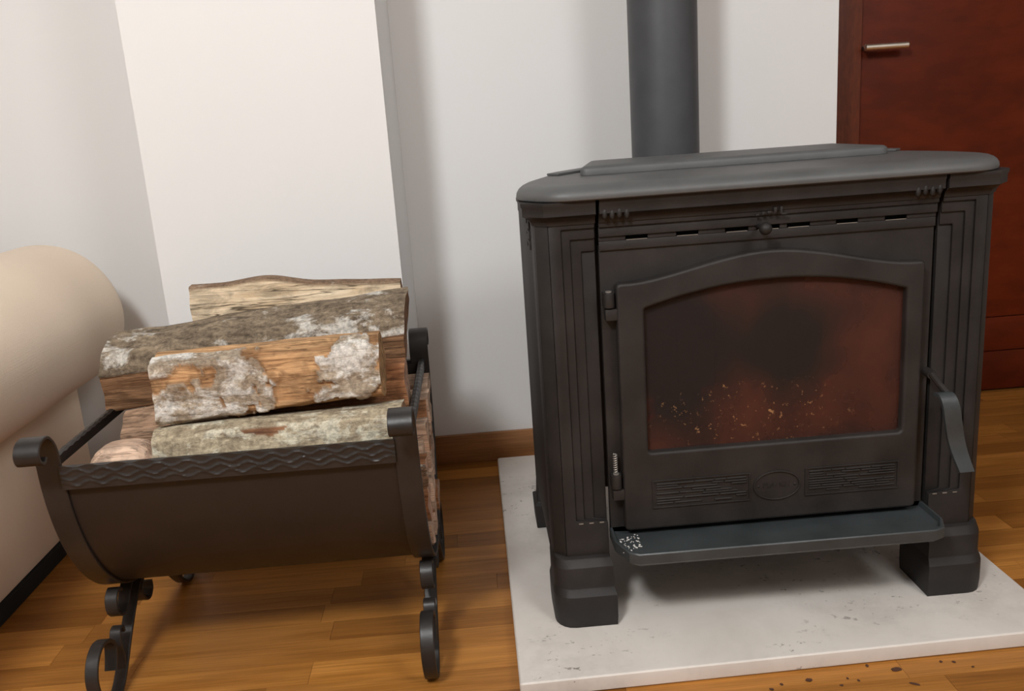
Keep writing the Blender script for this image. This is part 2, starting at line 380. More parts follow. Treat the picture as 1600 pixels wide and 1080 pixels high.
# corner posts with three nested steps
COVE = [(.001, .752), (.0025, .757), (.005, .7615), (.010, .7655), (.0165, .7685), (.0165, .782), (.0185, .785), (.0185, .7908)]
def post(s):
    def X(d): return CX + s * d
    bm = bmesh.new()
    prism(bm, [(X(.2905), 1.473), (X(.368), 1.473), (X(.390), 1.495), (X(.390), 1.56), (X(.2905), 1.56)], 'z', .150, .776)
    for dd, zt, zb, ya, yb in ((.314, .705, .222, 1.4685, 1.4726), (.332, .726, .222, 1.464, 1.4681), (.347, .744, .222, 1.4595, 1.4636)):
        o = .368
        poly = [(X(.291), zt), (X(.291), .7755), (X(o), .7755), (X(o), .155), (X(.291), .155), (X(.291), zb), (X(dd), zb + .004), (X(dd), zt)]
        prism(bm, poly, 'y', ya, yb)
    prism(bm, [(X(.368), 1.4595), (X(.368), 1.4729), (X(.3895), 1.4945), (X(.389), 1.481)], 'z', .155, .7755)
    p = finish('corner_post', bm, M_iron, st, bev=.003)
    # cornice above the post
    bm = bmesh.new()
    R = []
    for e, z in COVE:
        R.append([bm.verts.new((X(a), c, z)) for a, c in ((.2905, 1.4585 - e), (.3685 + e * .4, 1.4585 - e), (.391 + e, 1.482 - e * .4), (.391 + e, 1.60), (.2905, 1.60))])
    for A, B in zip(R, R[1:]):
        for j in range(5): bm.faces.new([A[j], A[(j + 1) % 5], B[(j + 1) % 5], B[j]])
    bm.faces.new(R[0]); bm.faces.new(R[-1]); finish('cornice', bm, M_iron, st, smooth='angle')
    for k in range(3):
        bx = X(.302 + .0185 * k); boxo('flute_end_glint', (bx - .004, bx + .004, 1.4585, 1.4605 + .004 * (2 - k), .2195, .2215), M_worn_glint, st, bev=.0006)  # bright dashes painting the light caught at the flute ends
    # front foot in two flared tiers
    rows = [(.159, -.010), (.156, .0), (.154, .001), (.143, .0125), (.140, .0135), (.104, .0135), (.102, .0145), (.091, .026), (.087, .027), (.050, .027), (.0305, .023)]
    def ring(e):
        
        return [(.2905 - e * .25, 1.452 - e * .8), *[(.360 + (.030 + e * .2) * math.sin(t_), 1.480 - e * .3 - (.028 + e * .5) * math.cos(t_)) for t_ in [math.pi / 2 * q / 5 for q in range(6)]], (.390 + e * .2, 1.535 + e * .3), (.2905 - e * .25, 1.535 + e * .3)]
    bm = bmesh.new(); R = [[bm.verts.new((X(a), c, z)) for a, c in ring(e)] for z, e in rows]
    for A, B in zip(R, R[1:]):
        for j in range(len(A)): bm.faces.new([A[j], A[(j + 1) % len(A)], B[(j + 1) % len(A)], B[j]])
    bm.faces.new(R[0]); bm.faces.new(R[-1])
    finish('foot', bm, M_iron, st, smooth='angle', ang=24)
    # rear foot
    rows = [(.135, 0), (.125, .004), (.09, .006), (.085, .014), (.0305, .012)]
    bm = bmesh.new(); R = []
    for z, e in rows:
        R.append([bm.verts.new((X(a), c, z)) for a, c in ((.33 - e, 1.86 - e), (.386 + e, 1.86 - e), (.386 + e, 1.915 + e), (.33 - e, 1.915 + e))])
    for A, B in zip(R, R[1:]):
        for j in range(4): bm.faces.new([A[j], A[(j + 1) % 4], B[(j + 1) % 4], B[j]])
    bm.faces.new(R[0]); bm.faces.new(R[-1]); finish('foot', bm, M_iron, st, bev=.002)
post(-1); post(1)

# front panel with hole for the fire, and stepped header with air slots
PL, PR = CX - .2845, CX + .2845
holed('front_panel', [(PL, .192), (PR, .192), (PR, .7115), (PL, .7115)], [(.262, .335), (.734, .335), (.734, .615), (.262, .615)], 1.473, 1.488, M_iron_door, st, bev=.0012)
slots = [.269, .354, .437, .4895, .541, .623, .706]; hw = .0185
bm = bmesh.new()
box(bm, PL, PR, 1.4685, 1.4725, .704, .7195)
xs = PL
for cx_ in slots:
    w_ = hw if cx_ not in (.437, .4895, .541) else .0195
    box(bm, xs, cx_ - w_, 1.4685, 1.4725, .7195, .7275); xs = cx_ + w_
box(bm, xs, PR, 1.4685, 1.4725, .7195, .7275)
box(bm, PL, PR, 1.464, 1.4725, .7275, .7275 + .0165); box(bm, PL, PR, 1.4595, 1.4725, .744, .776)
hd = finish('air_slot_header', bm, M_iron, st, bev=.0015)
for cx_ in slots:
    boxo('slot_lip_highlight', (cx_ - hw + .001, cx_ + hw - .001, 1.4678, 1.4690, .7192, .7203), M_worn_glint, st)  # bright strips, a painted highlight along each slot's lower edge
boxo('slot_shade_backing', (PL, PR, 1.489, 1.4995, .712, .775), M_dark, st)  # black sheet standing in for the shade of the cavity behind
bm = bmesh.new()
prism(bm, [(1.4585 - e, z) for e, z in COVE] + [(1.4995, .7908), (1.4995, .752)], 'x', PL, PR); finish('cornice', bm, M_iron, st, smooth='angle')
# cast leaves at both ends of the header
for s in (-1, 1):
    bm = bmesh.new()
    for k in range(4):
        ball(bm, (CX + s * (.276 - k * .012), 1.445, .768 - .002 * (k % 2)), .009, (.5, .5, 1.1), 2)
    finish('leaf_ornament', bm, M_iron, st, smooth=True)
# air regulator
bm = bmesh.new(); ball(bm, (.472, 1.428, .7265), .0105, sub=3); tube(bm, [(.472, 1.43, .7265), (.472, 1.468, .7265)], .004)
finish('air_knob', bm, M_iron, st, smooth=True)
bm = bmesh.new()
for k, (dx, dz, w_, h_) in enumerate(((-.014, .0, .006, .0035), (-.004, .002, .005, .005), (.006, .003, .007, .004), (.016, .006, .005, .009), (.026, .005, .004, .012), (.031, -.001, .010, .003))):
    box(bm, .48 + dx - w_ / 2, .48 + dx + w_ / 2, 1.4505, 1.4545, .7465 + dz - h_ / 2, .7465 + dz + h_ / 2)
finish('regulator_mark', bm, M_iron, st, bev=.001)

# lid
def rounded(P, rad, n=6):
    out = []
    for i, p in enumerate(P):
        p = Vector(p); a = Vector(P[i - 1]); c = Vector(P[(i + 1) % len(P)]); r = min(rad[i], (a - p).length * .48, (c - p).length * .48)
        q0 = p + (a - p).normalized() * r; q1 = p + (c - p).normalized() * r
        for k in range(n + 1):
            t = k / n; out.append(q0 * (1 - t) ** 2 + p * 2 * t * (1 - t) + q1 * t * t)
    return out
def inset(P, e):
    out = []; n = len(P)
    for i, p in enumerate(P):
        t = (P[(i + 1) % n] - P[i - 1]).normalized(); out.append(p + Vector((-t.y, t.x)) * e)
    return out
def slab_loft(name, P, rows, m):
    bm = bmesh.new(); R = [[bm.verts.new((q.x, q.y, z)) for q in inset(P, e)] for e, z in rows]; n = len(P)
    for A, B in zip(R, R[1:]):
        for j in range(n): bm.faces.new([A[j], A[(j + 1) % n], B[(j + 1) % n], B[j]])
    bm.faces.new(R[0]); bm.faces.new(R[-1]); return finish(name, bm, m, st, smooth='angle')
h = [(.366, 1.431), (.414, 1.512), (.406, 1.62), (.348, 1.775), (.262, 1.893)]
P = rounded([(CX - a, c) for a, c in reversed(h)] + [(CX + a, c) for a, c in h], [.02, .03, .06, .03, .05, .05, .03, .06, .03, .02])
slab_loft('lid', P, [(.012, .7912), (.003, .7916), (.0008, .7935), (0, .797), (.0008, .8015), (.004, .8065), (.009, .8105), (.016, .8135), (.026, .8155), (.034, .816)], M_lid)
for s in (-1, 1):
    bm = bmesh.new(); prism(bm, [(CX + s * .342, 1.722), (CX + s * .318, 1.760), (CX + s * .242, 1.852), (CX + s * .195, 1.856), (CX + s * .26, 1.775), (CX + s * .322, 1.70)], 'z', .8162, .8205)
    finish('lid_corner_relief', bm, M_lid, st, bev=.0015)
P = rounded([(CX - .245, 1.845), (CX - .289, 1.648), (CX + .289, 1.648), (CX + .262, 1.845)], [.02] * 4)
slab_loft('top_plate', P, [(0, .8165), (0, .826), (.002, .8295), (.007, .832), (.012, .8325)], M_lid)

# ash lip
bm = bmesh.new()
def lip(e, z, zi=None): return [(.203 + e, 1.472), (.2035 + e, 1.420), (.221 + e, 1.372 + e), (.236 + e, 1.362 + e), (.744 - e, 1.358 + e), (.762 - e, 1.366 + e), (.7765 - e, 1.400), (.7765 - e, 1.472)]
zz = [(.02, .176), (.003, .180), (0, .184), (0, .2005), (.0015, .2025), (.005, .2025), (.008, .1945), (.03, .193)]
R = [[bm.verts.new((x, y_, z)) for x, y_ in lip(e, z)] for e, z in zz]
for A, B in zip(R, R[1:]):
    for j in range(8): bm.faces.new([A[j], A[(j + 1) % 8], B[(j + 1) % 8], B[j]])
bm.faces.new(R[0]); bm.faces.new(R[-1])
tr_ = finish('ash_lip', bm, M_tray, st, smooth='angle')
bm = bmesh.new(); rng = random.Random(4)
for k in range(60):
    a, c2 = rng.random(), rng.random(); ball(bm, (.214 + .035 * a, 1.44 - .055 * c2 + .02 * a, .1943), .0011 + .0012 * rng.random(), (1, 1, .5), 1)
o = finish('ash_dust', bm, flat('pale_ash_dust', (.55, .53, .50), .9), st); o['kind'] = 'stuff'

# stove door
DL, DR_, DB, DS, DT = .2285, .7515, .2035, .650, .688
def arch(L, R_, B, S, T, flare=True, rc=.008, n=28):
    pts = []
    def corner(cx_, cz, a0, a1):
        for k in range(5):
            a = math.radians(a0 + (a1 - a0) * k / 4); pts.append((cx_ + rc * math.cos(a), cz + rc * math.sin(a)))
    corner(L + rc, B + rc, 180, 270); corner(R_ - rc, B + rc, 270, 360); corner(R_ - rc, S - rc, 0, 90)
    mid, half = (L + R_) / 2, (R_ - L) / 2 - rc
    for k in range(1, n):
        u = 1 - 2 * k / n; x = mid + u * half
        if flare:
            t = min(1, max(0, (1 - abs(u) - .06) / .94)); f = t * t * (3 - 2 * t); f = f ** .85
        else: f = 1 - abs(u) ** 2.0
        pts.append((x, S + (T - S) * f))
    corner(L + rc, S - rc, 90, 180)
    return pts
outer = arch(DL, DR_, DB, DS, DT)
inner = arch(.274, .7215, .348, .606, .6385, False, .006)
holed('door_frame', outer, inner, 1.449, 1.4725, M_iron_door, st, bev=.005, bres=3)
bm = bmesh.new(); g = arch(.268, .728, .342, .610, .644, False, .004)
prism(bm, [(x, z) for x, z in g], 'y', 1.4645, 1.4685)
gp = finish('glass_pane', bm, M_glass, st, origin=(.498, 1.4665, .49))
# cast relief bands either side of the oval badge
def relief(x0, x1, z0, z1, seed):
    r = random.Random(seed); bm = bmesh.new()
    rows_ = 9; hgt = (z1 - z0) / rows_
    for k in range(rows_):
        x = x0
        while x < x1 - .008:
            L = r.uniform(.02, .07); xe = min(x1, x + L)
            if r.random() < .72: box(bm, x + .001, xe - .001, 1.4472 - r.random() * .0012, 1.4495, z0 + k * hgt + .0008, z0 + (k + 1) * hgt - .0006)
            x = xe
    finish('relief_band', bm, M_iron_door, st, bev=.0007, seg=1)
    holed('relief_border', [(x0 - .006, z0 - .006), (x1 + .006, z0 - .006), (x1 + .006, z1 + .005), (x0 - .006, z1 + .005)],
          [(x0 - .0035, z0 - .0035), (x1 + .0035, z0 - .0035), (x1 + .0035, z1 + .0028), (x0 - .0035, z1 + .0028)], 1.4468, 1.4492, M_iron_door, st, bev=.0006, bres=1)
relief(.284, .446, .2495, .291, 3); relief(.556, .712, .2495, .291, 8)
el = lambda a, b_: [(.4995 + a * math.cos(t), .2685 + b_ * math.sin(t)) for t in [2 * math.pi * k / 48 for k in range(48)]]
bd = holed('oval_badge', el(.042, .0275), el(.0395, .0252), 1.4462, 1.4492, M_iron_door, st, bev=.0008, bres=2)
for bx in (.467, .532):
    bm = bmesh.new(); ball(bm, (bx, 1.4488, .2685), .0024); finish('badge_dot', bm, M_iron_door, st, smooth=True)
cu = bpy.data.curves.new('tmp', 'FONT'); cu.body = 'PLAMEN'; cu.size = .0135; cu.extrude = .0006; cu.align_x = 'CENTER'; cu.align_y = 'CENTER'
t = bpy.data.objects.new('tmp', cu); C.objects.link(t); dg = bpy.context.evaluated_depsgraph_get(); dg.update()
me = bpy.data.meshes.new_from_object(t.evaluated_get(dg)); bpy.data.objects.remove(t)
me.transform(Matrix(((1, 0, 0, .4995), (0, 0, -1, 1.4487), (0, 1, 0, .2685), (0, 0, 0, 1)))); me.transform(Matrix.Translation(-world_of(st))); me.materials.clear()
link('badge_lettering', me, M_iron_door, st)
# hinges
for z, in ((.622,), (.297,)):
    bm = bmesh.new(); tube(bm, [(.2165, 1.456, z - .012), (.2165, 1.456, z + .014)], .0095, 16)
    box(bm, .2075, .2265, 1.462, 1.4725, z - .012, z + .014)
    box(bm, .2095, .2295, 1.4505, 1.4705, z - .034, z - .0145)
    finish('hinge', bm, M_iron_door, st, bev=.0016)
    bm = bmesh.new(); tube(bm, [(.2165, 1.456, z + .0135), (.2165, 1.456, z + .016)], .0055, 12); finish('hinge_pin', bm, M_worn_glint, st, smooth='angle')
bm = bmesh.new(); tube(bm, [(.2165 + .003 * math.cos(k * .9), 1.459 + .003 * math.sin(k * .9), .312 + k * .0006) for k in range(60)], .0014, 6); finish('hinge_spring', bm, M_worn_glint, st, smooth=True)
# door handle: pivot, stem and broad curved lever
bm = bmesh.new()
tube(bm, [(.766, 1.462, .452), (.766, 1.440, .452)], .008, 12)
tube(bm, [(.764, 1.442, .456), (.776, 1.436, .437), (.788, 1.430, .421), (.797, 1.424, .409)], [.006, .0055, .006, .007], 10)
finish('handle_stem', bm, M_iron, st, smooth='angle')
path = catmull([(1.434, .418), (1.418, .420), (1.408, .405), (1.405, .375), (1.404, .345), (1.399, .318), (1.388, .290)], 6)
bm = bmesh.new(); rows = []
for i, p in enumerate(path):
    u = i / (len(path) - 1); xc = .779 + .028 * (u ** 1.6); hw_ = .0125 + .002 * math.sin(u * 3.1); th = .0035
    a = path[max(0, i - 1)]; c2 = path[min(len(path) - 1, i + 1)]; tt = (c2 - a).normalized(); nn = Vector((-tt.y, tt.x))
    rows.append([bm.verts.new((xc + sx * hw_, p.x + nn.x * sy * th, p.y + nn.y * sy * th)) for sx, sy in ((-1, 1), (-.8, 1.25), (.8, 1.25), (1, 1), (1, -1), (-1, -1))])
for A, B in zip(rows, rows[1:]):
    for j in range(6): bm.faces.new([A[j], A[(j + 1) % 6], B[(j + 1) % 6], B[j]])
bm.faces.new(rows[0]); bm.faces.new(rows[-1]); finish('handle_lever', bm, M_tray, st, smooth='angle')

# inside the firebox
for k in range(6):
    boxo('fire_brick', (.254 + k * .0806, .254 + k * .0806 + .0786, 1.835, 1.854, .327, .653), M_brick, st, bev=.002)
for xa, xb in ((.2525, .262), (.728, .7375)): boxo('side_brick', (xa, xb, 1.52, 1.833, .327, .653), M_brick, st, bev=.002)
bm = bmesh.new(); G = [[bm.verts.new((.266 + .458 * i / 40, 1.515 + .31 * j / 26, .335 + .02 * noise.noise(Vector((i * .2, j * .22, 3))) + .014 * noise.noise(Vector((i * .7, j * .7, 9))) + .012)) for j in range(27)] for i in range(41)]
for i in range(40):
    for j in range(26): bm.faces.new([G[i][j], G[i + 1][j], G[i + 1][j + 1], G[i][j + 1]])
o = finish('ash_bed', bm, M_ash, st, smooth=True); o['kind'] = 'stuff'
r = random.Random(5)
for k, (x, y_, z, s_) in enumerate(((.29, 1.60, .368, .022), (.315, 1.66, .362, .018), (.70, 1.60, .37, .020), (.46, 1.70, .368, .022), (.52, 1.66, .365, .016), (.68, 1.68, .366, .018))):
    bm = bmesh.new(); ball(bm, (x, y_, z), s_, (1.4, 1, .8), 2)
    for v_ in bm.verts: v_.co += Vector((r.uniform(-1, 1), r.uniform(-1, 1), r.uniform(-1, 1))) * s_ * .18
    finish('ember', bm, M_ember, st)
def glow(x, y_, z, e, r_=.02):
    d = bpy.data.lights.new('ember_glow', 'POINT'); d.energy = e; d.color = (1, .22, .05); d.shadow_soft_size = r_
    o = bpy.data.objects.new('ember_glow', d); C.objects.link(o); o.location = (x, y_, z)
glow(.275, 1.50, .385, .05, .01); glow(.69, 1.56, .42, .34, .06); glow(.47, 1.62, .43, .10)

# flue pipe
bm = bmesh.new(); pc = (.4655, 2.130)
tube(bm, [(pc[0], pc[1], .45), (pc[0], pc[1], H - .0005)], .0785, 64)
fp = tag(finish('flue_pipe', bm, M_pipe, smooth='angle', origin=(pc[0], pc[1], .45)), 'thick dark grey round flue pipe rising behind the stove to the ceiling', 'flue pipe')
bm = bmesh.new(); tube(bm, [(pc[0], 1.897, .55), (pc[0], 2.06, .55)], .072, 40); finish('pipe_branch', bm, M_pipe, fp, smooth='angle')
bm = bmesh.new(); tube(bm, [(pc[0], pc[1], .44), (pc[0], pc[1], .4499)], .081, 48); finish('pipe_cap', bm, M_pipe, fp, smooth='angle')

# ------------------------------------------------------------------ log basket
bk = thing('log_basket', 'black wrought-iron log basket with scrolled legs full of firewood beside sofa', 'log basket', (-.405, 1.59, 0))
BY, BZ, BA, BB = 1.565, .455, .235, .300
LX0, LX1, RX0, RX1 = -.699, -.661, -.150, -.112
def ell(a0, a1, n, da=0): return [Vector((BY + (BA + da) * math.cos(math.radians(a0 + (a1 - a0) * k / n)), BZ + (BB + da) * math.sin(math.radians(a0 + (a1 - a0) * k / n)))) for k in range(n + 1)]
bm = bmesh.new(); ribbon(bm, ell(181, 359, 60, -.004), -.692, -.119, .002); finish('trough_sheet', bm, M_sheet, bk, smooth='angle')
def hook(sgn):   # from rim top going up and rolling outward
    y0 = BY - sgn * BA
    P = [(y0, BZ), (y0 - sgn * .002, BZ + .025), (y0 - sgn * .009, BZ + .043), (y0 - sgn * .024, BZ + .056), (y0 - sgn * .045, BZ + .055), (y0 - sgn * .057, BZ + .043), (y0 - sgn * .056, BZ + .029), (y0 - sgn * .045, BZ + .023), (y0 - sgn * .037, BZ + .029)]
    return catmull(P, 6)
for xa, xb in ((LX0, LX1), (RX0, RX1)):
    f_ = hook(1); r_ = hook(-1)
    pth = list(reversed(f_))[:-1] + ell(180, 360, 60, 0)[0:] + r_[1:]
    bm = bmesh.new(); ribbon(bm, pth, xa, xb, .0055); finish('hoop_bar', bm, M_forged, bk, smooth='angle')
# hammered rim bands (front and back)
def band(yo, sgn):
    bm = bmesh.new(); nx, nz = 300, 20; G = []
    xa, xb = LX1 - .002, RX0 + .002
    for i in range(nx + 1):
        x = xa + (xb - xa) * i / nx; col = []
        for j in range(nz + 1):
            u = j / nz; z = .418 + .038 * u + (.0015 * math.sin(x * 150) if j == nz else 0)
            d = 0
            for zc, ph in ((.427, 0), (.4365, 1.2), (.447, 2.4)):
                dz = z - (zc + .0035 * math.sin(x * 150 + ph + 1.5 * noise.noise(Vector((x * 6, ph, 0))))); d += (.0016 + .0006 * noise.noise(Vector((x * 9, j, 1)))) * math.exp(-(dz / .0023) ** 2)
            lean = (z - .418) * .02
            col.append(bm.verts.new((x, yo - sgn * (d + lean + .0035), z)))
        G.append(col)
    for i in range(nx):
        for j in range(nz): bm.faces.new([G[i][j], G[i + 1][j], G[i + 1][j + 1], G[i][j + 1]])
    # back, top, bottom
    a_, b_, c_, d_ = [], [], [], []
    for i in range(nx + 1):
        x = G[i][0].co.x; a_.append(bm.verts.new((x, yo + sgn * .003, .418))); b_.append(bm.verts.new((x, yo + sgn * .003, .456)))
    for i in range(nx):
        bm.faces.new([a_[i], a_[i + 1], b_[i + 1], b_[i]]); bm.faces.new([G[i][nz], G[i + 1][nz], b_[i + 1], b_[i]]); bm.faces.new([G[i][0], G[i + 1][0], a_[i + 1], a_[i]])
    finish('rim_band', bm, M_forged, bk, smooth='angle')
band(BY - BA - .003, 1); band(BY + BA + .003, -1)
for xa in (-.690, -.127):   # side rims
    bm = bmesh.new(); n = 70; rows = []
    for i in range(n + 1):
        y_ = BY - BA + .004 + (2 * BA - .008) * i / n; h = .0022 * math.sin(i * .9) ** 2
        rows.append([bm.verts.new(p) for p in ((xa - .006, y_, .442), (xa + .006, y_, .442), (xa + .006, y_, .456 + h), (xa + .002, y_, .459 + h), (xa - .004, y_, .459 + h * .3), (xa - .006, y_, .456))])
    for A, B in zip(rows, rows[1:]):
        for j in range(6): bm.faces.new([A[j], A[(j + 1) % 6], B[(j + 1) % 6], B[j]])
    bm.faces.new(rows[0]); bm.faces.new(rows[-1]); finish('side_rim', bm, M_forged, bk, smooth='angle')
# legs: scrolled flat bars
def mir(P): return [(2 * 1.592 - y_, z) for y_, z in P]
leg = [(1.572, .150), (1.535, .128), (1.500, .100), (1.464, .066), (1.433, .034), (1.405, .012), (1.378, .004), (1.350, .014), (1.328, .045), (1.322, .080), (1.336, .108), (1.362, .121), (1.390, .114), (1.406, .096), (1.402, .076), (1.392, .055)]
curl = [(1.520, .160), (1.500, .146), (1.482, .128), (1.458, .124), (1.440, .140), (1.441, .162), (1.457, .174), (1.470, .166)]
curl2 = [(1.592, .146), (1.566, .138), (1.552, .118), (1.560, .097), (1.580, .088), (1.597, .098), (1.598, .114)]
small = [(1.430, .030), (1.4335, .060), (1.428, .085), (1.434, .104), (1.448, .106), (1.452, .094)]
for xa, xb in ((-.690, -.669), (-.141, -.118)):
    for F in (lambda P: P, mir):
        bm = bmesh.new(); ribbon(bm, catmull(F(leg), 6), xa, xb, .0065); lg = finish('leg', bm, M_forged, bk, smooth='angle')
        bm = bmesh.new(); ribbon(bm, catmull(F(curl), 6), xa, xb, .0055); finish('scroll', bm, M_forged, lg, smooth='angle')
        bm = bmesh.new(); ribbon(bm, catmull(F(small), 6), xa + .001, xb - .001, .005); finish('scroll', bm, M_forged, lg, smooth='angle')
    bm = bmesh.new(); ribbon(bm, catmull(curl2 if xa < -.5 else mir(curl2), 6), xa, xb, .0055); finish('scroll', bm, M_forged, bk, smooth='angle')

# ------------------------------------------------------------------ firewood
def firewood(name, label, m, x0, x1, poly, dy=(0, 0), dz=(0, 0), sc=(1, 1), amp=.004, patch=None, seed=0, nx=90, step=.0035, skew=0, cat='log', bend=None, jag=.004, rnd=False):
    """poly: list of (y, z, kind) – kind of the side that STARTS at that corner: 1 bark, 0 split, 2 patchy bark"""
    cy_ = sum(p[0] for p in poly) / len(poly); cz_ = sum(p[1] for p in poly) / len(poly)
    ring = []
    for i, (a, b_, k) in enumerate(poly):
        c_, d_, k2 = poly[(i + 1) % len(poly)]; L = math.hypot(c_ - a, d_ - b_); n = max(2, int(L / step))
        for j in range(n): ring.append((a + (c_ - a) * j / n, b_ + (d_ - b_) * j / n, k))
    # soften corners
    R0 = ring; n = len(ring)
    for _ in range(2): R0 = [((R0[i - 1][0] + 2 * R0[i][0] + R0[(i + 1) % n][0]) / 4, (R0[i - 1][1] + 2 * R0[i][1] + R0[(i + 1) % n][1]) / 4, R0[i][2]) for i in range(n)]
    bm = bmesh.new(); lb = bm.verts.layers.float.new('bark'); le = bm.verts.layers.float.new('endgrain'); lg_ = bm.verts.layers.float.new('edge')
    rows = []
    for s in range(nx + 1):
        u = s / nx; row = []; k = sc[0] + (sc[1] - sc[0]) * u; oy = dy[0] + (dy[1] - dy[0]) * u; oz = dz[0] + (dz[1] - dz[0]) * u
        if bend: oz += bend(u)
        if rnd: k *= max(.45, (1 - abs(2 * u - 1) ** 3.2) ** .42)
        for (a, b_, kd) in R0:
            ry, rz = a - cy_, b_ - cz_; d = math.hypot(ry, rz) or 1; ny, nz = ry / d, rz / d
            x = x0 + (x1 - x0) * u
            if s == 0: x += jag * noise.noise(Vector((a * 25, b_ * 25, seed)))
            if s == nx: x += jag * noise.noise(Vector((a * 25, b_ * 25, seed + 7)))
            x += skew * (b_ - cz_)
            q = Vector((x * 7, a * 38, b_ * 38 + seed * 5)); fine = noise.noise(q * 1.6) * .6 + noise.noise(q * 4) * .3
            w1 = noise.noise(Vector((x * 5, a * 9, b_ * 9 + seed)))
            bark = 1.0 if kd == 1 else 0.0; edge = 0
            if kd == 2:
                pv = patch(x, b_) if patch else 0
                pv += .22 * noise.noise(Vector((x * 28, a * 30, b_ * 30))); bark = 1.0 if pv > 0 else 0.0; edge = math.exp(-((pv + .05) / .055) ** 2) * (.55 + .6 * noise.noise(Vector((x * 30, a * 20, b_ * 20))))
            off = w1 * amp * .9 + (fine * amp if bark else fine * amp * .55) + (.0035 if bark else -.001)
            v_ = bm.verts.new((x, cy_ + oy + ry * k + ny * off, cz_ + oz + rz * k + nz * off)); v_[lb] = bark; v_[lg_] = max(0, min(1, edge)); row.append(v_)
        rows.append(row)
    for A, B in zip(rows, rows[1:]):
        for j in range(n): bm.faces.new([A[j], A[(j + 1) % n], B[(j + 1) % n], B[j]])
    for row, sg in ((rows[0], -1), (rows[-1], 1)):   # end caps with own vertices
        prev = []
        for v_ in row:
            w_ = bm.verts.new(v_.co); w_[le] = 1; prev.append(w_)
        cc = sum((v_.co for v_ in prev), Vector()) / n
        for kk in (.66, .33):
            cur = []
            for v_ in row:
                p = cc + (v_.co - cc) * kk; p.x += .002 * noise.noise(p * 60); w_ = bm.verts.new(p); w_[le] = 1; cur.append(w_)
            for j in range(n): bm.faces.new([prev[j], prev[(j + 1) % n], cur[(j + 1) % n], cur[j]])
            prev = cur
        w_ = bm.verts.new(cc); w_[le] = 1
        for j in range(n): bm.faces.new([prev[j], prev[(j + 1) % n], w_])
    o = finish(name, bm, m, smooth=True, origin=((x0 + x1) / 2, cy_, cz_))
    return tag(o, label, cat, 'firewood in the log basket')
# 1 rear, pale cracked split face
firewood('split_log', 'pale cracked split log standing at the back, topmost of the pile', L_pale, -.558, -.150,
         [(1.730, .555, 0), (1.738, .652, 1), (1.765, .655, 1), (1.80, .62, 1), (1.795, .57, 1), (1.76, .550, 0)], dz=(-.004, -.022), amp=.003, seed=2, bend=lambda u: .014 * math.exp(-((u - .36) / .16) ** 2))
# 2 long bark log
firewood('bark_log', 'long grey bark log with white lichen behind the patchy front log', L_grey, -.690, -.138,
         [(1.638, .595, 1), (1.600, .578, 1), (1.584, .536, 0), (1.612, .462, 0), (1.655, .470, 0), (1.706, .575, 1), (1.68, .60, 1)], dz=(-.014, .026), sc=(1.0, 1.06), amp=.006, seed=5, nx=120, skew=.12)
# 3 front top log with patches of bark
def patch3(x, z):
    u = (x + .55) / .385; v = (z - .545) / .05
    bl = lambda cu_, cv, ru, rv: 1 - math.hypot((u - cu_) / ru, (v - cv) / rv)
    p = max(bl(.16, -.45, .22, .75), bl(.41, .1, .12, 1.15), bl(.87, .15, .16, .95), bl(.08, .9, .10, .35), bl(.27, .95, .12, .25))
    return p * .5 + .26 * noise.noise(Vector((x * 42, z * 50, 4))) + .12 * noise.noise(Vector((x * 110, z * 110, 8)))
firewood('patchy_log', 'orange split log with torn bark patches lying on top at the front', L_patch, -.531, -.168,
         [(1.425, .598, 2), (1.402, .585, 2), (1.396, .505, 2), (1.415, .496, 0), (1.485, .503, 0), (1.492, .56, 0), (1.46, .60, 0)], dz=(-.010, .004), dy=(-.0, .012), sc=(1.05, 1), amp=.008, patch=patch3, seed=9, nx=120)
# 4 lower front log
firewood('bark_log', 'yellow-grey bark log lying along the front rim under the patchy log', L_yell, -.536, -.137,
         [(1.372, .480, 2), (1.358, .43, 2), (1.372, .408, 0), (1.46, .405, 0), (1.468, .465, 0), (1.44, .478, 1), (1.40, .486, 1)], dz=(-.010, .001), amp=.005, seed=13, nx=110,
         patch=lambda x, z: .5 - 4.0 * max(0, .09 - math.hypot((x + .365) * 1.1, (z - .50) * 1.6)) * 3)
# 5 brown split log behind
firewood('split_log', 'brown split log showing right of the patchy log', L_brown, -.430, -.137,
         [(1.512, .528, 0), (1.500, .490, 0), (1.502, .440, 0), (1.56, .438, 0), (1.570, .50, 0), (1.558, .528, 0)], amp=.004, seed=17)
firewood('pale_log', 'rough pinkish wedge log at the left under the long grey bark log', L_tan, -.632, -.445,
         [(1.520, .498, 0), (1.482, .462, 0), (1.484, .440, 0), (1.55, .436, 0), (1.562, .47, 0), (1.545, .50, 0)], dz=(-.020, -.004), amp=.003, seed=19, nx=50, jag=.006, sc=(.85, 1))
# 6 smooth pale end sticking out at the front left
firewood('pale_log', 'smooth pale pink log end poking out at the front left corner', L_pink, -.642, -.541,
         [(1.352, .462, 0), (1.348, .435, 0), (1.362, .40, 0), (1.41, .385, 0), (1.455, .41, 0), (1.455, .452, 0), (1.42, .474, 0), (1.38, .475, 0)], amp=.0015, seed=21, nx=40, jag=.002, sc=(.93, 1), dz=(-.010, -.010), rnd=True)
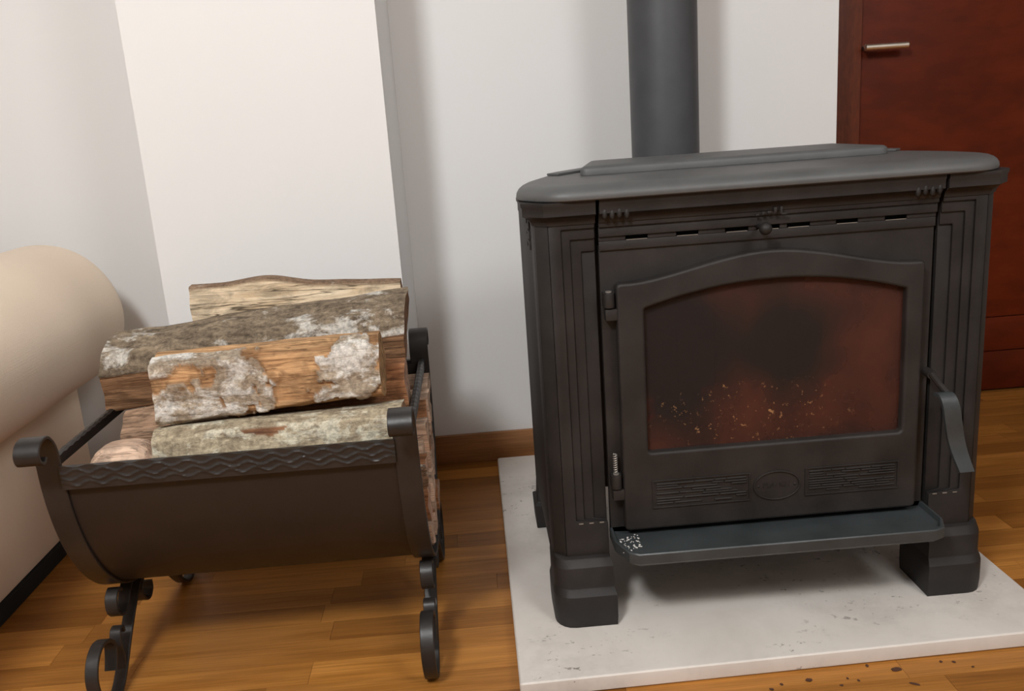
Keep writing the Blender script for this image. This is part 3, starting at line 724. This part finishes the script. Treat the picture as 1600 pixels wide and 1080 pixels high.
# lower layer, seen by their ends at the right
low = [
 ([(1.362, .395, 1), (1.385, .345, 0), (1.425, .350, 0), (1.418, .398, 0)], 'just behind the front hoop bar'),
 ([(1.432, .396, 0), (1.436, .345, 0), (1.478, .335, 0), (1.474, .398, 0)], 'second from the front hoop bar'),
 ([(1.486, .425, 0), (1.492, .330, 0), (1.532, .345, 0), (1.545, .420, 0)], 'tall one under the brown log'),
 ([(1.556, .425, 0), (1.545, .350, 0), (1.580, .332, 0), (1.612, .38, 0), (1.608, .432, 0)], 'above the trough middle'),
 ([(1.622, .432, 0), (1.620, .345, 0), (1.664, .350, 0), (1.672, .436, 0)], 'slim one under the long bark log'),
 ([(1.684, .434, 0), (1.678, .352, 0), (1.735, .338, 1), (1.768, .400, 1), (1.775, .434, 0)], 'against the back sheet below the rear rim'),
 ([(1.390, .332, 0), (1.412, .272, 1), (1.452, .262, 0), (1.470, .318, 0), (1.430, .338, 0)], 'low at the front curve of the trough'),
 ([(1.482, .318, 0), (1.464, .262, 0), (1.500, .240, 0), (1.535, .262, 0), (1.530, .332, 0)], 'below the tall one'),
 ([(1.542, .335, 0), (1.547, .262, 0), (1.585, .248, 0), (1.608, .300, 0), (1.600, .338, 0)], 'in the centre of the trough'),
 ([(1.614, .335, 0), (1.620, .262, 0), (1.668, .248, 0), (1.700, .295, 1), (1.712, .335, 0)], 'behind the centre, near the rear curve'),
 ([(1.442, .252, 0), (1.462, .208, 1), (1.515, .184, 1), (1.540, .235, 0), (1.495, .230, 0)], 'at the bottom front of the trough'),
 ([(1.552, .240, 0), (1.540, .180, 1), (1.592, .174, 1), (1.615, .215, 0), (1.600, .240, 0)], 'at the very bottom of the trough'),
 ([(1.612, .252, 0), (1.625, .195, 1), (1.660, .208, 1), (1.682, .242, 0)], 'at the bottom rear of the trough')]
rr = random.Random(2)
for k, (poly, wh) in enumerate(low):
    firewood('split_log', 'pinkish split log end at the right, ' + wh, L_pink if k % 3 else L_brown, -.60 + rr.random() * .05, -.110 + rr.uniform(-.004, .004), [(1.565 + (a_ - 1.565) * .985, b_ + .004 * ((k * 3) % 2), c_) for a_, b_, c_ in poly], amp=.0035, seed=30 + k, nx=44, step=.004, jag=.004, sc=(.9, .95))
firewood('split_log', 'dark split log wedged under the pale cracked log at the back', L_brown, -.54, -.165, [(1.712, .462, 0), (1.768, .462, 1), (1.775, .515, 1), (1.745, .530, 0), (1.715, .50, 0)], amp=.003, seed=50, nx=50, step=.005)

# ------------------------------------------------------------------ sofa
sf = thing('sofa', 'beige fabric sofa with fat rolled arm at the left edge', 'sofa', (-1.25, 1.6, 0))
AX, AZ, AR = -1.033, .538, .176
bm = bmesh.new(); rows = []
ys = []
for k in range(9):
    a = math.pi / 2 * k / 8; ys.append((1.0 + .05 * (1 - math.sin(a)), .70 + .30 * math.sin(a)) if False else (.98 + .07 * (1 - math.cos(a)), math.sqrt(max(0.0, 1 - (1 - k / 8) ** 2)) * .35 + .65))
mid = [(1.06 + (2.14 - 1.06) * k / 20, 1.0) for k in range(21)]
end = [(2.15 + .06 * math.sin(math.pi / 2 * k / 12), .55 + .45 * max(0, math.cos(math.pi / 2 * k / 12)) ** .6) for k in range(1, 13)]
for y_, s in ys + mid + end:
    row = []
    for k in range(56):
        a = 2 * math.pi * k / 56; wob = 1 + .012 * noise.noise(Vector((math.cos(a) * 1.5, math.sin(a) * 1.5, y_ * 2)))
        row.append(bm.verts.new((AX + AR * s * wob * math.cos(a), y_, AZ + AR * s * wob * math.sin(a))))
    rows.append(row)
for A, B in zip(rows, rows[1:]):
    for j in range(56): bm.faces.new([A[j], A[(j + 1) % 56], B[(j + 1) % 56], B[j]])
bm.faces.new(rows[0]); bm.faces.new(rows[-1]); finish('rolled_arm', bm, M_fabric, sf, smooth=True)
boxo('side_panel', (-1.18, -1.022, 1.02, 2.215, .036, .42), M_fabric, sf, bev=.010, seg=3)
boxo('plinth', (-1.17, -1.016, 1.03, 2.21, .0008, .035), M_dark, sf)
boxo('seat_base', (-2.20, -1.185, 1.04, 2.20, .035, .30), M_fabric, sf, bev=.015, seg=3)
boxo('seat_cushion', (-2.18, -1.19, 1.02, 1.98, .305, .455), M_fabric, sf, bev=.04, seg=4)
boxo('backrest', (-2.20, -1.20, 1.99, 2.21, .305, .80), M_fabric, sf, bev=.05, seg=4)
for x in (-2.12, -1.32):
    for y_ in (1.12, 2.12):
        bm = bmesh.new(); tube(bm, [(x, y_, 0.0005), (x, y_, .036)], [.022, .026], 16); finish('glide', bm, M_dark, sf, smooth='angle')

# ------------------------------------------------------------------ crumbs on the floor
def chip_mesh(seed, sx, sy, sz):
    r = random.Random(seed); bm = bmesh.new(); ball(bm, (0, 0, 0), 1, (sx, sy, sz), 2)
    for v_ in bm.verts: v_.co *= 1 + r.uniform(-.2, .2); v_.co.z = max(v_.co.z, -sz * .6) + sz * .6
    me = bpy.data.meshes.new('crumb'); bm.to_mesh(me); bm.free(); return me
M_chip = flat('dark_bark_crumb', (.07, .025, .012), .8)
o = tag(link('wood_chip', chip_mesh(1, .0085, .0055, .0018), M_chip), 'oval dark brown wood chip, largest on the floor before the slab', 'wood chip'); o.location = (.641, 1.273, .0004)
o = tag(link('splinter', chip_mesh(2, .0085, .002, .0015), M_chip), 'thin dark wood splinter on the floor near the bottom right', 'splinter'); o.location = (.652, 1.232, .0004); o.rotation_euler.z = -.5
CR = [(.492, 1.266, .0052), (.60, 1.290, .0034), (.425, 1.252, .0035), (.400, 1.238, .003), (.445, 1.262, .0032), (.432, 1.237, .003), (.555, 1.262, .0025), (.538, 1.246, .003), (.722, 1.283, .003), (.742, 1.279, .0032), (.765, 1.262, .0026), (.57, 1.254, .0028)]
base = None
for k, (x, y_, s_) in enumerate(CR):
    if base is None: o = link('bark_crumb', chip_mesh(3, 1, .8, .35), M_chip); base = o
    else: o = base.copy(); C.objects.link(o)
    tag(o, 'tiny dark bark crumb on the wooden floor in front of the slab', 'crumb', 'bark crumbs in front of the hearth slab')
    o.location = (x, y_, .0003); o.scale = (s_, s_, s_); o.rotation_euler.z = k * 1.3
